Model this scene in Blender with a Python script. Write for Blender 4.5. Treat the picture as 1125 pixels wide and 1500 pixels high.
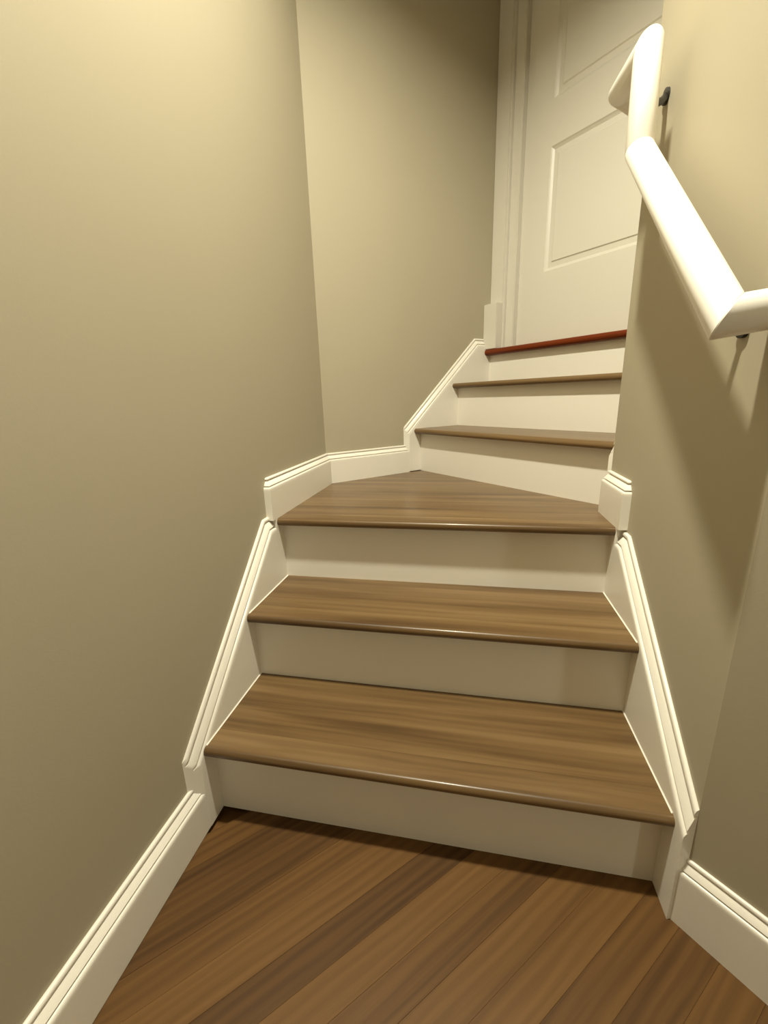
import bpy, bmesh, math, random
from mathutils import Vector, Matrix

random.seed(7)
for o in list(bpy.data.objects):
    bpy.data.objects.remove(o, do_unlink=True)
scene = bpy.context.scene
COL = scene.collection
R2 = math.sqrt(0.5)

# ------------------------------------------------------------------ camera
TH, PITCH, ROLL, ZC, FPX = 0.20436, 0.26472, -0.03142, 0.898, 617.2
cam = bpy.data.cameras.new('camera')
cam.sensor_fit = 'VERTICAL'
cam.sensor_height = 36.0
cam.lens = FPX / 1500.0 * 36.0
cam.clip_start = 0.02
camo = bpy.data.objects.new('camera', cam)
COL.objects.link(camo)


def to_stair(v):      # camera-heading frame -> stair frame (x across, y up the lower flight)
    c, s = math.cos(TH), math.sin(TH)
    return Vector((v[0]*c - v[1]*s, v[0]*s + v[1]*c, v[2]))


_F = Vector((0, math.cos(PITCH), -math.sin(PITCH)))
_R = Vector((1, 0, 0))
_U = _R.cross(_F)
_Rr = _R*math.cos(ROLL) + _U*math.sin(ROLL)
_Ur = -_R*math.sin(ROLL) + _U*math.cos(ROLL)
_Rr, _Ur, _F = to_stair(_Rr), to_stair(_Ur), to_stair(_F)
camo.matrix_world = Matrix(((_Rr.x, _Ur.x, -_F.x, 0), (_Rr.y, _Ur.y, -_F.y, 0),
                            (_Rr.z, _Ur.z, -_F.z, ZC), (0, 0, 0, 1)))
scene.camera = camo

# ------------------------------------------------------------------ world, exposure
world = bpy.data.worlds.new('world')
scene.world = world
world.use_nodes = True
world.node_tree.nodes['Background'].inputs[0].default_value = (0.02, 0.018, 0.014, 1)
world.node_tree.nodes['Background'].inputs[1].default_value = 0.2
vs = scene.view_settings
vs.view_transform = 'Standard'
vs.look = 'None'
vs.gamma = 1.0
vs.use_curve_mapping = False
vs.exposure = 0.0

LAMP_COL = (1.0, 0.955, 0.76)
LAMP1 = ((-0.095, 0.54, 2.50), 55.0, 0.045)
LAMP2 = ((1.70, -1.75, 1.05), 68.0, 0.09)     # globe floor lamp: place, radiance, radius

# ------------------------------------------------------------------ materials
MATS = {}


def srgb(r, g, b):
    def f(c):
        c /= 255.0
        return c/12.92 if c <= 0.04045 else ((c+0.055)/1.055)**2.4
    return (f(r), f(g), f(b), 1.0)


def new_mat(name):
    m = bpy.data.materials.new(name)
    m.use_nodes = True
    MATS[name] = m
    nt = m.node_tree
    return m, nt, nt.nodes['Principled BSDF']


def paint(name, col, rough, bump=0.0, bscale=300.0, var=0.03, spec=0.5):
    m, nt, b = new_mat(name)
    tc = nt.nodes.new('ShaderNodeTexCoord')
    n = nt.nodes.new('ShaderNodeTexNoise')
    n.inputs['Scale'].default_value = 3.0
    n.inputs['Detail'].default_value = 4.0
    nt.links.new(tc.outputs['Object'], n.inputs['Vector'])
    mix = nt.nodes.new('ShaderNodeMix')
    mix.data_type = 'RGBA'
    mix.inputs['A'].default_value = [c*(1-var) for c in col[:3]] + [1]
    mix.inputs['B'].default_value = [min(1, c*(1+var)) for c in col[:3]] + [1]
    nt.links.new(n.outputs['Fac'], mix.inputs['Factor'])
    nt.links.new(mix.outputs['Result'], b.inputs['Base Color'])
    b.inputs['Roughness'].default_value = rough
    b.inputs['Specular IOR Level'].default_value = spec
    if bump > 0:
        n2 = nt.nodes.new('ShaderNodeTexNoise')
        n2.inputs['Scale'].default_value = bscale
        n2.inputs['Detail'].default_value = 2.0
        nt.links.new(tc.outputs['Object'], n2.inputs['Vector'])
        bp = nt.nodes.new('ShaderNodeBump')
        bp.inputs['Strength'].default_value = bump
        bp.inputs['Distance'].default_value = 0.001
        nt.links.new(n2.outputs['Fac'], bp.inputs['Height'])
        nt.links.new(bp.outputs['Normal'], b.inputs['Normal'])
    return m


def wood(name, dark, mid, light, rough, streak=6.0, rnd=0.35, rings=0.25, coat=0.0, sy=26.0, spec=0.5):
    """Grain runs along the object's local X."""
    m, nt, b = new_mat(name)
    N, Lk = nt.nodes.new, nt.links.new
    tc = N('ShaderNodeTexCoord')
    oi = N('ShaderNodeObjectInfo')
    off = N('ShaderNodeVectorMath'); off.operation = 'SCALE'
    comb = N('ShaderNodeCombineXYZ')
    Lk(oi.outputs['Random'], comb.inputs['X']); Lk(oi.outputs['Random'], comb.inputs['Y']); Lk(oi.outputs['Random'], comb.inputs['Z'])
    Lk(comb.outputs[0], off.inputs[0]); off.inputs['Scale'].default_value = 37.0
    add = N('ShaderNodeVectorMath'); add.operation = 'ADD'
    Lk(tc.outputs['Object'], add.inputs[0]); Lk(off.outputs[0], add.inputs[1])

    def noise(scale_xyz, detail, dist=0.0, rough_=0.55):
        mp = N('ShaderNodeMapping'); mp.inputs['Scale'].default_value = scale_xyz
        Lk(add.outputs[0], mp.inputs['Vector'])
        n = N('ShaderNodeTexNoise'); n.inputs['Scale'].default_value = 1.0
        n.inputs['Detail'].default_value = detail; n.inputs['Distortion'].default_value = dist
        n.inputs['Roughness'].default_value = rough_
        Lk(mp.outputs[0], n.inputs['Vector'])
        return n
    broad = noise((1.1, sy, sy), 3.0, 0.4)
    fine = noise((6.0, 260.0, 260.0), 3.0)
    # stretched growth rings give an occasional cathedral figure
    mp = N('ShaderNodeMapping'); mp.inputs['Scale'].default_value = (0.9, 9.0, 9.0)
    Lk(add.outputs[0], mp.inputs['Vector'])
    wv = N('ShaderNodeTexWave'); wv.wave_type = 'RINGS'; wv.inputs['Scale'].default_value = 2.6
    wv.inputs['Distortion'].default_value = 5.0; wv.inputs['Detail'].default_value = 3.0
    wv.inputs['Detail Scale'].default_value = 1.3
    Lk(mp.outputs[0], wv.inputs['Vector'])

    def math_(op, a, bb):
        n = N('ShaderNodeMath'); n.operation = op
        for i, v in enumerate((a, bb)):
            if isinstance(v, (int, float)):
                n.inputs[i].default_value = v
            else:
                Lk(v, n.inputs[i])
        return n.outputs[0]
    v = math_('SUBTRACT', broad.outputs['Fac'], 0.5)
    v = math_('MULTIPLY', v, streak*0.25)
    f = math_('MULTIPLY', math_('SUBTRACT', fine.outputs['Fac'], 0.5), 0.22)
    w = math_('MULTIPLY', math_('SUBTRACT', wv.outputs['Fac'], 0.5), rings)
    r = math_('MULTIPLY', math_('SUBTRACT', oi.outputs['Random'], 0.5), rnd)
    t = math_('ADD', math_('ADD', v, f), math_('ADD', w, r))
    t = math_('ADD', t, 0.5)
    ramp = N('ShaderNodeValToRGB')
    ramp.color_ramp.elements[0].position = 0.08; ramp.color_ramp.elements[0].color = dark
    ramp.color_ramp.elements[1].position = 0.95; ramp.color_ramp.elements[1].color = light
    e = ramp.color_ramp.elements.new(0.5); e.color = mid
    Lk(t, ramp.inputs['Fac'])
    Lk(ramp.outputs['Color'], b.inputs['Base Color'])
    b.inputs['Roughness'].default_value = rough
    b.inputs['Coat Weight'].default_value = coat
    b.inputs['Specular IOR Level'].default_value = spec
    b.inputs['Coat Roughness'].default_value = 0.15
    bp = N('ShaderNodeBump'); bp.inputs['Strength'].default_value = 0.12; bp.inputs['Distance'].default_value = 0.0008
    Lk(fine.outputs['Fac'], bp.inputs['Height']); Lk(bp.outputs['Normal'], b.inputs['Normal'])
    return m


paint('wall_paint', srgb(174, 165, 143), 0.62, 0.10, 260.0, 0.012)
paint('ceiling_paint', srgb(232, 228, 218), 0.8, 0.1, 200.0, 0.01)
paint('trim_white', srgb(236, 231, 220), 0.34, 0.05, 40.0, 0.01)
paint('door_white', srgb(216, 211, 199), 0.40, 0.06, 60.0, 0.01)
paint('rail_white', srgb(244, 240, 232), 0.30, 0.03, 60.0, 0.008)
paint('caulk', srgb(246, 241, 230), 0.5, 0.0, 60.0, 0.01)
paint('black_metal', srgb(26, 23, 21), 0.42, 0.0, 60.0, 0.05)
paint('dark_gap', srgb(30, 22, 14), 0.9, 0.0, 60.0, 0.05)
wood('tread_wood', srgb(78, 57, 34), srgb(109, 85, 54), srgb(132, 107, 73), 0.36, streak=7.0, rnd=0.12, rings=0.10, coat=0.15, sy=20.0, spec=0.35)
wood('floor_wood', srgb(66, 43, 18), srgb(96, 67, 33), srgb(118, 86, 46), 0.50, streak=2.8, rnd=0.42, rings=0.16, coat=0.0, spec=0.22, sy=30.0)
wood('red_oak', srgb(78, 28, 5), srgb(106, 42, 8), srgb(130, 58, 14), 0.40, streak=4.0, rnd=0.1, rings=0.1, coat=0.05, spec=0.2)
m, nt, b = new_mat('lamp_glass')
b.inputs['Base Color'].default_value = (1, 1, 1, 1)
b.inputs['Emission Color'].default_value = (*LAMP_COL, 1)
b.inputs['Emission Strength'].default_value = 6.0
m, nt, b = new_mat('globe_glass')
b.inputs['Base Color'].default_value = (0.9, 0.9, 0.88, 1)
b.inputs['Emission Color'].default_value = (*LAMP_COL, 1)
b.inputs['Emission Strength'].default_value = LAMP2[1]


# ------------------------------------------------------------------ helpers
def tag(o, label=None, cat=None, kind=None, group=None):
    if label: o['label'] = label
    if cat: o['category'] = cat
    if kind: o['kind'] = kind
    if group: o['group'] = group
    return o


def link(name, me, mat, parent=None, smooth=None):
    if mat and not me.materials:
        me.materials.append(MATS[mat])
    o = bpy.data.objects.new(name, me)
    COL.objects.link(o)
    if parent: o.parent = parent
    if smooth is not None:
        for p in me.polygons:
            p.use_smooth = True
        me.set_sharp_from_angle(angle=math.radians(smooth))
    return o


def empty(name, loc=(0, 0, 0)):
    o = bpy.data.objects.new(name, None)
    o.empty_display_size = 0.05
    o.location = loc
    COL.objects.link(o)
    return o


def mesh_of(bm, name):
    bmesh.ops.recalc_face_normals(bm, faces=bm.faces)
    me = bpy.data.meshes.new(name)
    bm.to_mesh(me); bm.free()
    return me


def prism_bm(bm, pts, z0, z1):
    lo = [bm.verts.new((p[0], p[1], z0)) for p in pts]
    hi = [bm.verts.new((p[0], p[1], z1)) for p in pts]
    n = len(pts)
    bm.faces.new(lo[::-1]); bm.faces.new(hi)
    for i in range(n):
        bm.faces.new((lo[i], lo[(i+1) % n], hi[(i+1) % n], hi[i]))


def prism(name, pts, z0, z1, mat, parent=None, bev=0.0):
    bm = bmesh.new()
    prism_bm(bm, pts, z0, z1)
    if bev > 0:
        bmesh.ops.bevel(bm, geom=bm.edges[:], offset=bev, segments=2, affect='EDGES')
    return link(name, mesh_of(bm, name), mat, parent, smooth=40 if bev > 0 else None)


def box(name, lo, hi, mat, parent=None, bev=0.0):
    return prism(name, [(lo[0], lo[1]), (hi[0], lo[1]), (hi[0], hi[1]), (lo[0], hi[1])], lo[2], hi[2], mat, parent, bev)


class Frame:
    """wall frame: o + d*s + n*w, n pointing into the room"""
    def __init__(self, o, d, n):
        self.o, self.d, self.n = Vector((*o, 0)), Vector((*d, 0)), Vector((*n, 0))

    def p(self, s, w, z):
        q = self.o + self.d*s + self.n*w
        return Vector((q.x, q.y, z))


F1 = Frame((0, 0), (0, 1), (1, 0))            # s = along lower flight, w = across
F2 = Frame((0, 0), (R2, R2), (R2, -R2))       # s = along upper flight, w = across

# ------------------------------------------------------------------ layout numbers (metres)
WL, WR = -0.558, 0.377          # wall planes of the lower flight
FL, FR = -0.538, 0.357          # faces of the skirt boards
UB, UBF = -1.522, -1.505       # outer wall of the upper flight (in F2) and its skirt face
VC = 0.616                      # where the right wall turns to 45 degrees
VD = 1.226                      # where the right wall turns into the upper flight
CORNER = (WL, WL - UB/R2)       # left wall meets outer upper wall
Y = [0.6694, 0.8960, 1.1126]    # riser faces, lower flight
Y2 = [1.1974, 1.4222, 1.6247]   # riser faces, upper flight
ZT = [0.192, 0.382, 0.572, 0.762, 0.952, 1.104]
OV, TN = 0.035, 0.022           # nosing overhang, thickness
T22 = math.tan(math.radians(22.5))
UD = R2*(WR - VD)               # inner wall of the upper flight in F2
UDF = UD - 0.014
DOORV = 1.6355

LFR = Frame((WL, 0), (0, 1), (1, 0))
BFR = Frame(CORNER, (R2, R2), (R2, -R2))
RFR = Frame((WR, 0), (0, 1), (-1, 0))
CFR = Frame((WR, VC), (R2, -R2), (-R2, -R2))
DFR = Frame((WR, VD), (R2, R2), (-R2, R2))
BS0 = R2*(CORNER[0] + CORNER[1])     # v2 of the corner: s on BFR = v2 - BS0
DS0 = R2*(WR + VD)

HIGH, LOW = 3.50, 2.52
TW = 0.10


def f2(u, v):
    return (R2*(u + v), R2*(v - u))


# ------------------------------------------------------------------ room shell
def wall(name, pts, z0, z1, label):
    o = prism(name, pts, z0, z1, 'wall_paint')
    return tag(o, label, 'wall', 'structure')


k = TW*T22
wall('wall_left', [(WL, -2.7), (WL, CORNER[1]), (WL-TW, CORNER[1]+k), (WL-TW, -2.7)], -0.02, HIGH,
     'long beige painted wall left of the lower steps')
be = f2(UB, 1.78)
bq = f2(UB-TW, 1.78)
wall('wall_back', [CORNER, be, bq, (WL-TW, CORNER[1]+k)], -0.02, HIGH,
     'beige painted wall behind the winder step, left of the white door')
wall('wall_right', [(WR, VC), (WR+TW, VC+k), (WR+TW, VD-k), (WR, VD)], -0.02, HIGH,
     'beige painted wall carrying the white handrail')
CL = 1.0
cend = (WR+CL*R2, VC-CL*R2)
wall('wall_right_front', [(WR, VC), cend, (cend[0]+k, cend[1]+TW), (WR+TW, VC+k)], -0.02, LOW+0.1,
     'shaded beige wall turning away at the lower right of the steps')
dend = f2(UD, 1.78)
dq = f2(UD+TW, 1.78)
wall('wall_right_rear', [(WR, VD), (WR+TW, VD-k), dq, dend], -0.02, HIGH,
     'beige wall on the hidden inner side of the upper steps')
wall('wall_front_right', [cend, (2.7, cend[1]), (2.7, cend[1]+TW), (cend[0]+k, cend[1]+TW)], -0.02, LOW+0.1,
     'beige room wall beyond the right edge of the picture')
wall('wall_far_right', [(2.6, -2.7), (2.7, -2.7), (2.7, cend[1]), (2.6, cend[1])], -0.02, LOW+0.1,
     'beige far room wall to the right of the viewer')
wall('wall_rear', [(WL-TW, -2.8), (2.7, -2.8), (2.7, -2.7), (WL-TW, -2.7)], -0.02, LOW+0.1,
     'beige room wall behind the viewer')
wall('wall_header', [(WL, 0.95), (WR, 0.95), (WR, 0.87), (WL, 0.87)], LOW, HIGH,
     'beige drop above the lower steps where the low ceiling ends')
# wall round the door opening
DH = 3.15
wall('wall_door', [f2(UB, DOORV+0.02), f2(UD, DOORV+0.02), f2(UD, 1.78), f2(UB, 1.78)], DH, HIGH,
     'beige wall above the white door')

cl = prism('ceiling', [(WL-TW, -2.8), (2.7, -2.8), (2.7, 0.95), (WL-TW, 0.95)], LOW+0.0, LOW+0.08, 'ceiling_paint')
tag(cl, 'flat white ceiling over the floor at the foot of the steps', 'ceiling', 'structure')
cu = prism('ceiling_upper', [(WL-TW, 0.8), (0.9, 0.8), (0.9, 2.6), (WL-TW, 2.6)], HIGH, HIGH+0.08, 'ceiling_paint')
tag(cu, 'white ceiling high above the turning steps', 'ceiling', 'structure')

# floor: subfloor slab plus individual diagonal strips
fl = prism('floor', [(WL-TW, -2.8), (2.7, -2.8), (2.7, 1.3), (WL-TW, 1.3)], -0.08, -0.0145, 'floor_wood')
tag(fl, 'brown wood strip floor laid diagonally at the foot of the steps', 'floor', 'structure')
PWID = 0.058
e_dir = Vector((0.718, 0.696, 0)).normalized()
n_dir = Vector((e_dir.y, -e_dir.x, 0))
plank_me = {}


def plank_mesh(Ln):
    if Ln in plank_me:
        return plank_me[Ln]
    bm = bmesh.new()
    prism_bm(bm, [(0, -PWID/2+0.00008), (Ln-0.0002, -PWID/2+0.00008), (Ln-0.0002, PWID/2-0.00008), (0, PWID/2-0.00008)], -0.014, 0.0)
    top = [e for e in bm.edges if all(abs(v.co.z) < 1e-6 for v in e.verts)]
    bmesh.ops.bevel(bm, geom=top, offset=0.00025, segments=1, affect='EDGES')
    plank_me[Ln] = mesh_of(bm, 'plank')
    plank_me[Ln].materials.append(MATS['floor_wood'])
    return plank_me[Ln]


ang = math.atan2(e_dir.y, e_dir.x)
row = 0
p = -0.460 - PWID*0.5 - PWID*8
planks = []
while p < 2.3:
    s = -3.0 + random.random()*0.5
    while s < 1.2:
        Ln = random.choice((1.90, 2.05, 2.20))
        # keep boards that touch the room's floor area
        ok = False
        for q in range(9):
            c = e_dir*(s + Ln*q/8.0) + n_dir*p
            inside = (WL-0.02 < c.x < 2.6 and -2.0 < c.y < Y[0]+0.01 and (c.x + c.y) < WR+VC+0.05 and (c.x < cend[0]+0.05 or c.y < cend[1]))
            if inside:
                ok = True
        if ok:
            planks.append((s, p, Ln))
        s += Ln
    p += PWID
planks.sort(key=lambda t: (e_dir*(t[0]+t[2]*0.5) + n_dir*t[1] - Vector((0, 0.45, 0))).length)
for (s, p, Ln) in planks[:290]:
    o = link('plank', plank_mesh(Ln), None, fl)
    c = e_dir*s + n_dir*p
    o.location = (c.x, c.y, random.uniform(-0.0002, 0.0002))
    o.rotation_euler = (0, 0, ang)
bm = bmesh.new()
for (s, p, Ln) in planks[290:]:
    a = e_dir*s + n_dir*(p-PWID/2+0.0002)
    b_ = a + e_dir*(Ln-0.0005)
    w_ = n_dir*(PWID-0.0004)
    prism_bm(bm, [a, b_, b_+w_, a+w_], -0.014, 0.0)
if planks[290:]:
    rest = link('plank_field', mesh_of(bm, 'plank_field'), 'floor_wood', fl)
    rest['kind'] = 'stuff'

# ------------------------------------------------------------------ mouldings
PROF = [(0.0, 0.0), (0.0040, 0.0), (0.0064, 0.0012), (0.0076, 0.0036), (0.0072, 0.0060), (0.0026, 0.0066), (0.0026, 0.0092),
        (0.0062, 0.0098), (0.0152, 0.0212), (0.0104, 0.0218), (0.0104, 0.0248), (0.0168, 0.0253), (0.0192, 0.0270), (0.0200, 0.0302), (0.0200, 0.0360)]
DROP = 0.0360


def sweep(name, fr, path, T, end0, end1, mat, parent, prof=PROF, ret0=False, dsc=1.0):
    """path: [(s, ztop), ...]; end0/end1: (s at wall, s at face); ret0: mitred return to the wall at the start."""
    bm = bmesh.new()
    segs = [(a[0], a[1], (b_[1]-a[1])/(b_[0]-a[0])) for a, b_ in zip(path[:-1], path[1:])]
    pp = [(w*T/0.020, d*dsc) for (w, d) in prof] + [(0.0, prof[-1][1]*dsc)]
    cols = []
    for (w, d) in pp:
        t = w/T
        s0 = end0[0]*(1-t) + end0[1]*t
        s1 = end1[0]*(1-t) + end1[1]*t
        if ret0:
            s0 = end0[1] + (T-w)

        def line(i, s):
            sa, za, m_ = segs[i]
            return za + m_*(s-sa) - d*math.sqrt(1+m_*m_)
        pts = []
        if ret0:
            pts.append((s0, 0.0, line(0, s0)))
        pts.append((s0, w, line(0, s0)))
        for i in range(len(segs)-1):
            sa, za, ma = segs[i]; sb, zb_, mb = segs[i+1]
            ca = za - ma*sa - d*math.sqrt(1+ma*ma); cb = zb_ - mb*sb - d*math.sqrt(1+mb*mb)
            s = (cb-ca)/(ma-mb)
            pts.append((s, w, ma*s+ca))
        pts.append((s1, w, line(len(segs)-1, s1)))
        cols.append([bm.verts.new(fr.p(s, w_, z)) for (s, w_, z) in pts])
    n = len(cols)
    for i in range(n):
        a, b_ = cols[i], cols[(i+1) % n]
        for j in range(len(a)-1):
            bm.faces.new((a[j], a[j+1], b_[j+1], b_[j]))
    bm.faces.new([c[0] for c in cols]); bm.faces.new([c[-1] for c in cols][::-1])
    return link(name, mesh_of(bm, name), mat, parent, smooth=48)


def board(name, fr, path, T, end0, end1, zbot, mat, parent, drop=DROP, botfn=None, extra=()):
    """flat board below a moulding; plumb ends, may be splayed."""
    bm = bmesh.new()
    rings = []
    for t in (0.0, 1.0):
        w = T*t
        s0 = end0[0]*(1-t) + end0[1]*t
        s1 = end1[0]*(1-t) + end1[1]*t
        top = []
        segs = [(a[0], a[1], (b_[1]-a[1])/(b_[0]-a[0])) for a, b_ in zip(path[:-1], path[1:])]
        def line(i, s):
            sa, za, m_ = segs[i]
            return za + m_*(s-sa) - drop*math.sqrt(1+m_*m_)
        top.append((s0, line(0, s0)))
        for i in range(len(segs)-1):
            sa, za, ma = segs[i]; sb, zb_, mb = segs[i+1]
            ca = za - ma*sa - drop*math.sqrt(1+ma*ma); cb = zb_ - mb*sb - drop*math.sqrt(1+mb*mb)
            s = (cb-ca)/(ma-mb)
            top.append((s, ma*s+ca))
        top.append((s1, line(len(segs)-1, s1)))
        bot = [(s1, zbot), (s0, zbot)] if botfn is None else botfn(s0, s1)
        rings.append([bm.verts.new(fr.p(s, w, z)) for (s, z) in top + bot])
    a, b_ = rings
    n = len(a)
    for i in range(n):
        bm.faces.new((a[i], a[(i+1) % n], b_[(i+1) % n], b_[i]))
    bm.faces.new(a[::-1]); bm.faces.new(b_)
    for (sa, sb, z0, z1) in extra:
        prism_bm(bm, [fr.p(sa, 0, 0), fr.p(sb, 0, 0), fr.p(sb, T, 0), fr.p(sa, T, 0)], z0, z1)
    return link(name, mesh_of(bm, name), mat, parent)


def baseboard(name, fr, T, z0, H, e0, e1, label, ret0=False):
    root = empty(name, fr.p((e0[0]+e1[0])/2, T/2, z0))
    bpy.context.view_layer.update()
    path = [(min(e0), z0+H), (max(e1), z0+H)]
    a = board('board', fr, path, T, e0, e1, z0, 'trim_white', root)
    c = sweep('cap_molding', fr, path, T, e0, e1, 'trim_white', root, ret0=ret0)
    for o in (a, c):
        o.matrix_parent_inverse = root.matrix_world.inverted()
    tag(root, label, 'baseboard', 'structure')
    return root


baseboard('baseboard_left', LFR, 0.020, 0.0015, 0.1185, (-2.7, -2.7), (0.594, 0.619),
          'white molded baseboard along the floor under the left wall')
baseboard('baseboard_right', CFR, 0.014, 0.0, 0.136, (0.0, -0.014*T22), (CL, CL),
          'white molded baseboard along the floor at the lower right')
baseboard('baseboard_landing', LFR, 0.020, ZT[2], 0.120, (1.056, 1.056), (CORNER[1], CORNER[1]-0.020*T22),
          'short white baseboard on the winder step under the left wall', ret0=True)
baseboard('baseboard_back', BFR, UBF-UB, ZT[2], 0.120, (0.0, (UBF-UB)*T22), (1.116-BS0, 1.134-BS0),
          'white baseboard on the winder step under the back wall')
baseboard('baseboard_inner', RFR, 0.020, ZT[2], 0.118, (1.062, 1.062), (VD, VD+0.020*T22),
          'short stub of white baseboard on the winder step beside the right wall', ret0=True)

# ------------------------------------------------------------------ staircase
stair = empty('staircase', (-0.09, Y[0], 0))
tag(stair, 'six-step winding staircase with brown wood treads and white risers', 'staircase')
bpy.context.view_layer.update()
SI = stair.matrix_world.inverted()


def st(o, parent=None):
    if parent is None:
        o.parent = stair
        o.matrix_parent_inverse = SI
    return o


def oriented(name, bmf, mat, origin, xdir, parent=None, smooth=None, bev=None):
    """build in world coords, then store in a local frame whose X runs along xdir (grain)."""
    bm = bmesh.new()
    bmf(bm)
    x = Vector((*xdir, 0)); y = Vector((-x.y, x.x, 0))
    M = Matrix(((x.x, y.x, 0, origin[0]), (x.y, y.y, 0, origin[1]), (0, 0, 1, origin[2]), (0, 0, 0, 1)))
    bmesh.ops.transform(bm, matrix=M.inverted(), verts=bm.verts)
    o = link(name, mesh_of(bm, name), mat, None, smooth)
    o.matrix_world = M
    return o


def nosing_bm(bm, fr, u0, u1, vfront, ztop, depth, T=TN):
    prof = []
    r = T/2
    for i in range(13):
        a = math.pi/2 + math.pi*i/12
        prof.append((vfront + r*0.9 + r*0.9*math.cos(a), ztop - r + r*math.sin(a)))
    prof += [(vfront+depth, ztop-T), (vfront+depth, ztop)]
    L_ = [bm.verts.new(fr.p(v, u0, z)) for v, z in prof]
    Rr = [bm.verts.new(fr.p(v, u1, z)) for v, z in prof]
    n = len(prof)
    for i in range(n):
        bm.faces.new((L_[i], L_[(i+1) % n], Rr[(i+1) % n], Rr[i]))
    bm.faces.new(L_[::-1]); bm.faces.new(Rr)


ND = 0.062


def flight_tread(fr, u0, u1, v, vnext, z, poly=None, wood_='tread_wood', xdir=(1, 0)):
    back = v - OV + ND
    pts = poly if poly else [fr.p(back, u0, 0), fr.p(back, u1, 0), fr.p(vnext+0.004, u1, 0), fr.p(vnext+0.004, u0, 0)]
    org = fr.p(v, (u0+u1)/2, z)
    t = oriented('tread', lambda bm: prism_bm(bm, [(q[0], q[1]) for q in pts], z-TN, z), wood_, org, xdir)
    st(t)
    bpy.context.view_layer.update()
    nz = oriented('nosing', lambda bm: nosing_bm(bm, fr, u0, u1, v-OV, z, ND-0.0003), wood_, org, xdir, smooth=40)
    nz.parent = t
    nz.matrix_parent_inverse = t.matrix_world.inverted()
    return t


def riser(fr, u0, u1, v, z0, z1):
    return st(prism('riser', [fr.p(v, u0, 0)[:2], fr.p(v, u1, 0)[:2], fr.p(v+0.018, u1, 0)[:2], fr.p(v+0.018, u0, 0)[:2]], z0, z1, 'trim_white'))


zb = [0.0] + ZT[:5]
for i in range(3):
    riser(F1, FL, FR, Y[i], zb[i], ZT[i]-TN)
for i in range(2):
    flight_tread(F1, FL, FR, Y[i], Y[i+1], ZT[i])
# winder tread: a five-sided board between the two turns
bf = Vector(f2(UBF, Y2[0]+0.004)); df = Vector(f2(UDF, Y2[0]+0.004))
cor = (FL, FL - UBF/R2)
wpoly = [(FL, Y[2]-OV+ND), (FR, Y[2]-OV+ND), (FR, VD+0.0), (df.x, df.y), (bf.x, bf.y), cor]
t3 = flight_tread(F1, FL, FR, Y[2], 1.6, ZT[2], poly=wpoly)
for i in range(3):
    riser(F2, UBF, UDF, Y2[i], zb[3+i], ZT[3+i]-(TN if i < 2 else 0.027))
for i in range(2):
    flight_tread(F2, UBF, UDF, Y2[i], Y2[i+1], ZT[3+i], xdir=(R2, -R2))
# red oak landing nosing under the door
org = F2.p(Y2[2], (UBF+UDF)/2, ZT[5])
ln = oriented('landing_nosing', lambda bm: nosing_bm(bm, F2, UBF, UD, Y2[2]-OV, ZT[5], 0.14, 0.027), 'red_oak', org, (R2, -R2), smooth=40)
st(ln)
ln['label'] = 'reddish oak edge strip at the top under the door'
# white caulk beads where treads meet the skirts
bpy.context.view_layer.update()


def bead(fr, s0, s1, wface, sgn, z, r=0.0022):
    bm = bmesh.new()
    a = [fr.p(s0, wface, z), fr.p(s0, wface+sgn*r, z), fr.p(s0, wface, z+r)]
    c = [fr.p(s1, wface, z), fr.p(s1, wface+sgn*r, z), fr.p(s1, wface, z+r)]
    A = [bm.verts.new(q) for q in a]; C = [bm.verts.new(q) for q in c]
    for i in range(3):
        bm.faces.new((A[i], A[(i+1) % 3], C[(i+1) % 3], C[i]))
    bm.faces.new(A[::-1]); bm.faces.new(C)
    return st(link('caulk_bead', mesh_of(bm, 'caulk_bead'), 'caulk'))


for i in range(2):
    bead(F1, Y[i]-OV+0.012, Y[i+1], FL, 1, ZT[i])
    bead(F1, Y[i]-OV+0.012, Y[i+1], FR, -1, ZT[i])

# skirt boards (stringers) with their moulded caps


def skirt(fr, path, T, e0, e1, zbot, label, botfn=None, extra=(), dsc=1.0):
    b_ = st(board('skirt_board', fr, path, T, e0, e1, zbot, 'trim_white', None, drop=DROP*dsc, botfn=botfn, extra=extra))
    b_['label'] = label
    bpy.context.view_layer.update()
    c = sweep('cap_molding', fr, path, T, e0, e1, 'trim_white', None, dsc=dsc)
    c.parent = b_
    c.matrix_parent_inverse = b_.matrix_world.inverted()
    return b_


skirt(LFR, [(0.589, 0.190), (1.0270, 0.582), (1.06, 0.5825)], 0.020, (0.594, 0.622), (1.0555, 1.072), 0.0,
      'white sloping skirt board against the left wall of the lower steps', extra=[(1.0722, 1.13, 0.2, ZT[2]-0.0005)], dsc=1.38)
skirt(RFR, [(0.608, 0.234), (1.0350, 0.566), (1.08, 0.5665)], 0.020, (VC, VC-0.020*T22), (1.062, 1.078), 0.0,
      'white sloping skirt board against the right wall of the lower steps', extra=[(1.0782, 1.13, 0.2, ZT[2]-0.0005)], dsc=1.35)
ZF6 = ZT[5]
skirt(BFR, [(1.115-BS0, 0.768), (1.534-BS0, 1.152), (1.60-BS0, 1.1525)], UBF-UB, (1.116-BS0, 1.136-BS0), (1.593-BS0, 1.593-BS0), ZT[2]+0.003,
      'white sloping skirt board against the back wall of the upper steps', extra=[(1.593-BS0, 1.642-BS0, 0.80, ZF6-0.0005)], dsc=1.1)
skirt(DFR, [(0.0, 0.760), (0.42, 1.132), (0.46, 1.1325)], 0.014, (0.008, 0.006), (1.626-DS0, 1.626-DS0), ZT[2]+0.003,
      'white sloping skirt board on the inner wall of the upper steps')

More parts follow.
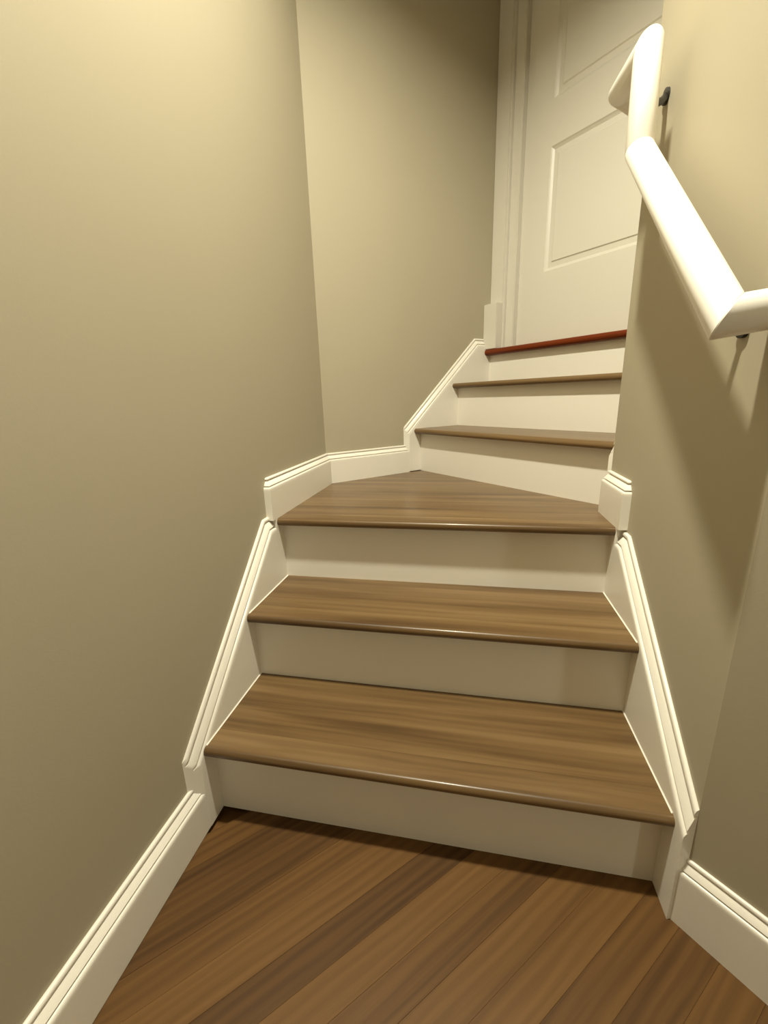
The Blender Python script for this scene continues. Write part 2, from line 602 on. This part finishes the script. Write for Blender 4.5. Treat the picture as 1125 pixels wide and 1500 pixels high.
# ------------------------------------------------------------------ door, casing
def pf2(name, u0, u1, v0, v1, z0, z1, mat, parent, bev=0.0):
    return prism(name, [f2(u0, v0), f2(u1, v0), f2(u1, v1), f2(u0, v1)], z0, z1, mat, parent, bev)


ZF = ZT[5]
casing = empty('trim_1', (*f2(-1.48, DOORV), ZF))
tag(casing, 'white molded casing around the door at the top', 'door casing', 'structure')
bpy.context.view_layer.update()
CI = casing.matrix_world.inverted()


def cs(o):
    o.parent = casing; o.matrix_parent_inverse = CI
    return o


ZH = ZF + 2.03
# left casing leg: flat, bead, step, jamb, stop
cs(pf2('casing_leg', UB, -1.447, DOORV, DOORV+0.06, ZF, ZH+0.09, 'door_white', None, 0.002))
cs(pf2('casing_bead', -1.447, -1.437, DOORV-0.003, DOORV+0.05, ZF, ZH, 'door_white', None, 0.003))
cs(pf2('jamb', -1.437, -1.397, DOORV+0.012, DOORV+0.09, ZF, ZH, 'door_white', None, 0.0015))
cs(pf2('casing_bead', -1.397, -1.386, DOORV+0.004, DOORV+0.09, ZF, ZH, 'door_white', None, 0.003))
cs(pf2('jamb', -1.386, -1.352, DOORV+0.030, DOORV+0.10, ZF, ZH, 'door_white', None, 0.0015))
cs(pf2('casing_head', -1.447, UD, DOORV, DOORV+0.06, ZH, ZH+0.09, 'door_white', None, 0.002))
cs(pf2('casing_leg', -0.632, UD, DOORV, DOORV+0.08, ZF, ZH, 'door_white', None, 0.002))
cs(pf2('plinth_block', UB, -1.445, 1.594, DOORV, ZF, 1.300, 'door_white', None, 0.002))

door = empty('door_1', (*f2(-0.99, DOORV+0.03), ZF))
tag(door, 'white paneled door at the top of the steps', 'door', 'structure')
bpy.context.view_layer.update()
DI = door.matrix_world.inverted()


def dr(o):
    o.parent = door; o.matrix_parent_inverse = DI
    return o


D0, D1, DV = -1.3515, -0.634, DOORV+0.018
PL, PR = -1.250, -0.742
zr = [ZF+0.006, 1.383, 1.822, 1.975, 2.93, ZH-0.003]
dr(pf2('stile', D0, PL, DV, DV+0.035, zr[0], zr[5], 'door_white', None))
dr(pf2('stile', PR, D1, DV, DV+0.035, zr[0], zr[5], 'door_white', None))
for a_, b_ in ((0, 1), (2, 3), (4, 5)):
    dr(pf2('rail', PL, PR, DV, DV+0.035, zr[a_], zr[b_], 'door_white', None))


def panel(z0, z1):
    bm = bmesh.new()
    loops = []
    for (ins, dep) in ((0.0, 0.0), (0.004, 0.004), (0.012, 0.0095), (0.030, 0.0080), (0.034, 0.0040)):
        loops.append([bm.verts.new((*f2(u, DV+dep), z)) for (u, z) in
                      ((PL+ins, z0+ins), (PR-ins, z0+ins), (PR-ins, z1-ins), (PL+ins, z1-ins))])
    for a, c in zip(loops[:-1], loops[1:]):
        for i in range(4):
            bm.faces.new((a[i], a[(i+1) % 4], c[(i+1) % 4], c[i]))
    bm.faces.new(loops[-1])
    back = [bm.verts.new((*f2(u, DV+0.03), z)) for (u, z) in ((PL, z0), (PR, z0), (PR, z1), (PL, z1))]
    for i in range(4):
        bm.faces.new((loops[0][(i+1) % 4], loops[0][i], back[i], back[(i+1) % 4]))
    bm.faces.new(back[::-1])
    return dr(link('panel', mesh_of(bm, 'panel'), 'door_white'))


panel(zr[1], zr[2])
panel(zr[3], zr[4])

# ------------------------------------------------------------------ handrail
hr = empty('handrail', (WR-0.08, 0.63, 0.95))
tag(hr, 'white round handrail with angled joints mounted on the right wall', 'handrail')
bpy.context.view_layer.update()
HI = hr.matrix_world.inverted()
RR = 0.0242
RU = 0.305
J2 = Vector((RU, 0.632, 0.981))
J3 = Vector((RU, 1.036, 1.338))
J4 = Vector((RU, 1.046, 1.500))
J5 = Vector((RU, 1.200, 1.520))
J1 = Vector((WR+0.004, 0.652, 0.992))
J6 = J5 + Vector((0.36, 0.36, 0.0))
path = [J1, J2, J3, J4, J5, J6]
NSEG = 40


def rail_segment(i):
    a, b_ = path[i], path[i+1]
    d = (b_-a).normalized()
    up = Vector((0, 0, 1)) if abs(d.z) < 0.9 else Vector((1, 0, 0))
    x = d.cross(up).normalized(); y = x.cross(d)

    def plane(j):
        if j == 0 or j == len(path)-1:
            return d
        return ((path[j]-path[j-1]).normalized() + (path[j+1]-path[j]).normalized()).normalized()
    bm = bmesh.new()
    ends = []
    for (pt, n, sg) in ((a, plane(i), 1), (b_, plane(i+1), -1)):
        ring, ring2 = [], []
        for kx in range(NSEG):
            t = 2*math.pi*kx/NSEG
            off = x*math.cos(t)*RR + y*math.sin(t)*RR
            # slide along d until on the mitre plane
            tt = -(off.dot(n))/(d.dot(n))
            q = pt + off + d*tt
            ring.append(bm.verts.new(q - (off*0.035)))
            ring2.append(bm.verts.new(q + d*sg*0.0014))
        ends.append((ring, ring2))
    (r0, r0b), (r1, r1b) = ends
    seq = [r0, r0b, r1b, r1]
    for A, B in zip(seq[:-1], seq[1:]):
        for kx in range(NSEG):
            bm.faces.new((A[kx], A[(kx+1) % NSEG], B[(kx+1) % NSEG], B[kx]))
    bm.faces.new(r0[::-1]); bm.faces.new(r1)
    o = link('rail_segment', mesh_of(bm, 'rail_segment'), 'rail_white', hr, smooth=35)
    o.matrix_parent_inverse = HI
    return o


for i in range(len(path)-1):
    rail_segment(i)


def tube_bm(bm, pts, r, n=14):
    rings = []
    for i, p_ in enumerate(pts):
        d = ((pts[min(i+1, len(pts)-1)] - pts[max(i-1, 0)])).normalized()
        up = Vector((0, 1, 0)) if abs(d.y) < 0.9 else Vector((1, 0, 0))
        x = d.cross(up).normalized(); y = x.cross(d)
        rings.append([bm.verts.new(p_ + x*math.cos(2*math.pi*k_/n)*r + y*math.sin(2*math.pi*k_/n)*r) for k_ in range(n)])
    for A, B in zip(rings[:-1], rings[1:]):
        for k_ in range(n):
            bm.faces.new((A[k_], A[(k_+1) % n], B[(k_+1) % n], B[k_]))
    bm.faces.new(rings[0][::-1]); bm.faces.new(rings[-1])


def bracket(wallpt, railpt, label):
    """black arm from a wall plate, curving up to a saddle under the rail."""
    root = bpy.data.objects.new('bracket', None)
    COL.objects.link(root)
    root.parent = hr
    root.matrix_parent_inverse = HI
    root.location = wallpt
    bpy.context.view_layer.update()
    BI = root.matrix_world.inverted()
    bm = bmesh.new()
    c = wallpt
    tube_bm(bm, [c, c+Vector((-0.004, 0, 0)), c+Vector((-0.0055, 0, 0))], 0.014, 24)
    o = link('wall_plate', mesh_of(bm, 'wall_plate'), 'black_metal', root, smooth=40); o.matrix_parent_inverse = BI
    bm = bmesh.new()
    d = railpt - c
    pts = [c + Vector((-0.003, 0, 0)), c + d*0.35 + Vector((0, 0, -0.003)), c + d*0.7 + Vector((0, 0, -0.003)), railpt]
    tube_bm(bm, pts, 0.0065, 12)
    o = link('arm', mesh_of(bm, 'arm'), 'black_metal', root, smooth=40); o.matrix_parent_inverse = BI
    root['label'] = label
    return root


bracket(Vector((WR, 0.728, 0.978)), Vector((RU+0.020, 0.728, 1.050)), 'black metal bracket at the low end of the rail')
bracket(Vector((WR, 1.140, 1.470)), Vector((RU+0.010, 1.052, 1.415)), 'black metal bracket at the upright piece of the rail')

# ------------------------------------------------------------------ recessed downlights
def downlight(loc, watts, rad, label):
    root = empty('downlight', (loc[0], loc[1], LOW))
    tag(root, label, 'ceiling light', group=None)
    bm = bmesh.new()
    n = 40
    prof = [(0.074, -0.001), (0.076, -0.026), (0.080, -0.0275), (0.092, -0.014), (0.096, 0.0), (0.074, 0.0)]
    rings = [[bm.verts.new((r*math.cos(2*math.pi*i/n), r*math.sin(2*math.pi*i/n), z)) for i in range(n)] for r, z in prof]
    for j in range(len(rings)):
        A, B = rings[j], rings[(j+1) % len(rings)]
        for i in range(n):
            bm.faces.new((A[i], A[(i+1) % n], B[(i+1) % n], B[i]))
    link('trim_ring', mesh_of(bm, 'trim_ring'), 'trim_white', root, smooth=40)
    bm = bmesh.new()
    ring = [bm.verts.new((0.0615*math.cos(2*math.pi*i/n), 0.0615*math.sin(2*math.pi*i/n), -0.002)) for i in range(n)]
    ring2 = [bm.verts.new((0.0615*math.cos(2*math.pi*i/n), 0.0615*math.sin(2*math.pi*i/n), -0.0005)) for i in range(n)]
    bm.faces.new(ring); bm.faces.new(ring2[::-1])
    for i in range(n):
        bm.faces.new((ring[i], ring[(i+1) % n], ring2[(i+1) % n], ring2[i]))
    link('lens', mesh_of(bm, 'lens'), 'lamp_glass', root)
    ld = bpy.data.lights.new('downlight_lamp', 'AREA')
    ld.shape = 'DISK'
    ld.size = rad*2
    ld.energy = watts
    ld.color = LAMP_COL
    lo = bpy.data.objects.new('downlight_lamp', ld)
    COL.objects.link(lo)
    lo.location = (0, 0, -0.004)
    lo.parent = root
    return root


downlight(*LAMP1, 'recessed ceiling light above the foot of the steps')


def lathe(name, prof, mat, parent, n=40):
    bm = bmesh.new()
    rings = [[bm.verts.new((r*math.cos(2*math.pi*i/n), r*math.sin(2*math.pi*i/n), z)) for i in range(n)] for r, z in prof]
    for A, B in zip(rings[:-1], rings[1:]):
        for i in range(n):
            bm.faces.new((A[i], A[(i+1) % n], B[(i+1) % n], B[i]))
    bm.faces.new(rings[0][::-1]); bm.faces.new(rings[-1])
    return link(name, mesh_of(bm, name), mat, parent, smooth=40)


def floor_lamp(loc, rad):
    root = empty('floor_lamp', (loc[0], loc[1], 0))
    tag(root, 'slim black floor lamp with a glowing globe in the room at the right', 'floor lamp')
    lathe('base', [(0.12, 0.0), (0.12, 0.012), (0.11, 0.018), (0.02, 0.024)], 'black_metal', root)
    lathe('pole', [(0.009, 0.022), (0.009, loc[2]-rad-0.02), (0.03, loc[2]-rad-0.01), (0.03, loc[2]-rad+0.006)], 'black_metal', root)
    lathe('globe', [(max(0.002, rad*math.sin(math.pi*i/24)), loc[2]-rad*math.cos(math.pi*i/24)) for i in range(25)], 'globe_glass', root)


floor_lamp(LAMP2[0], LAMP2[2])
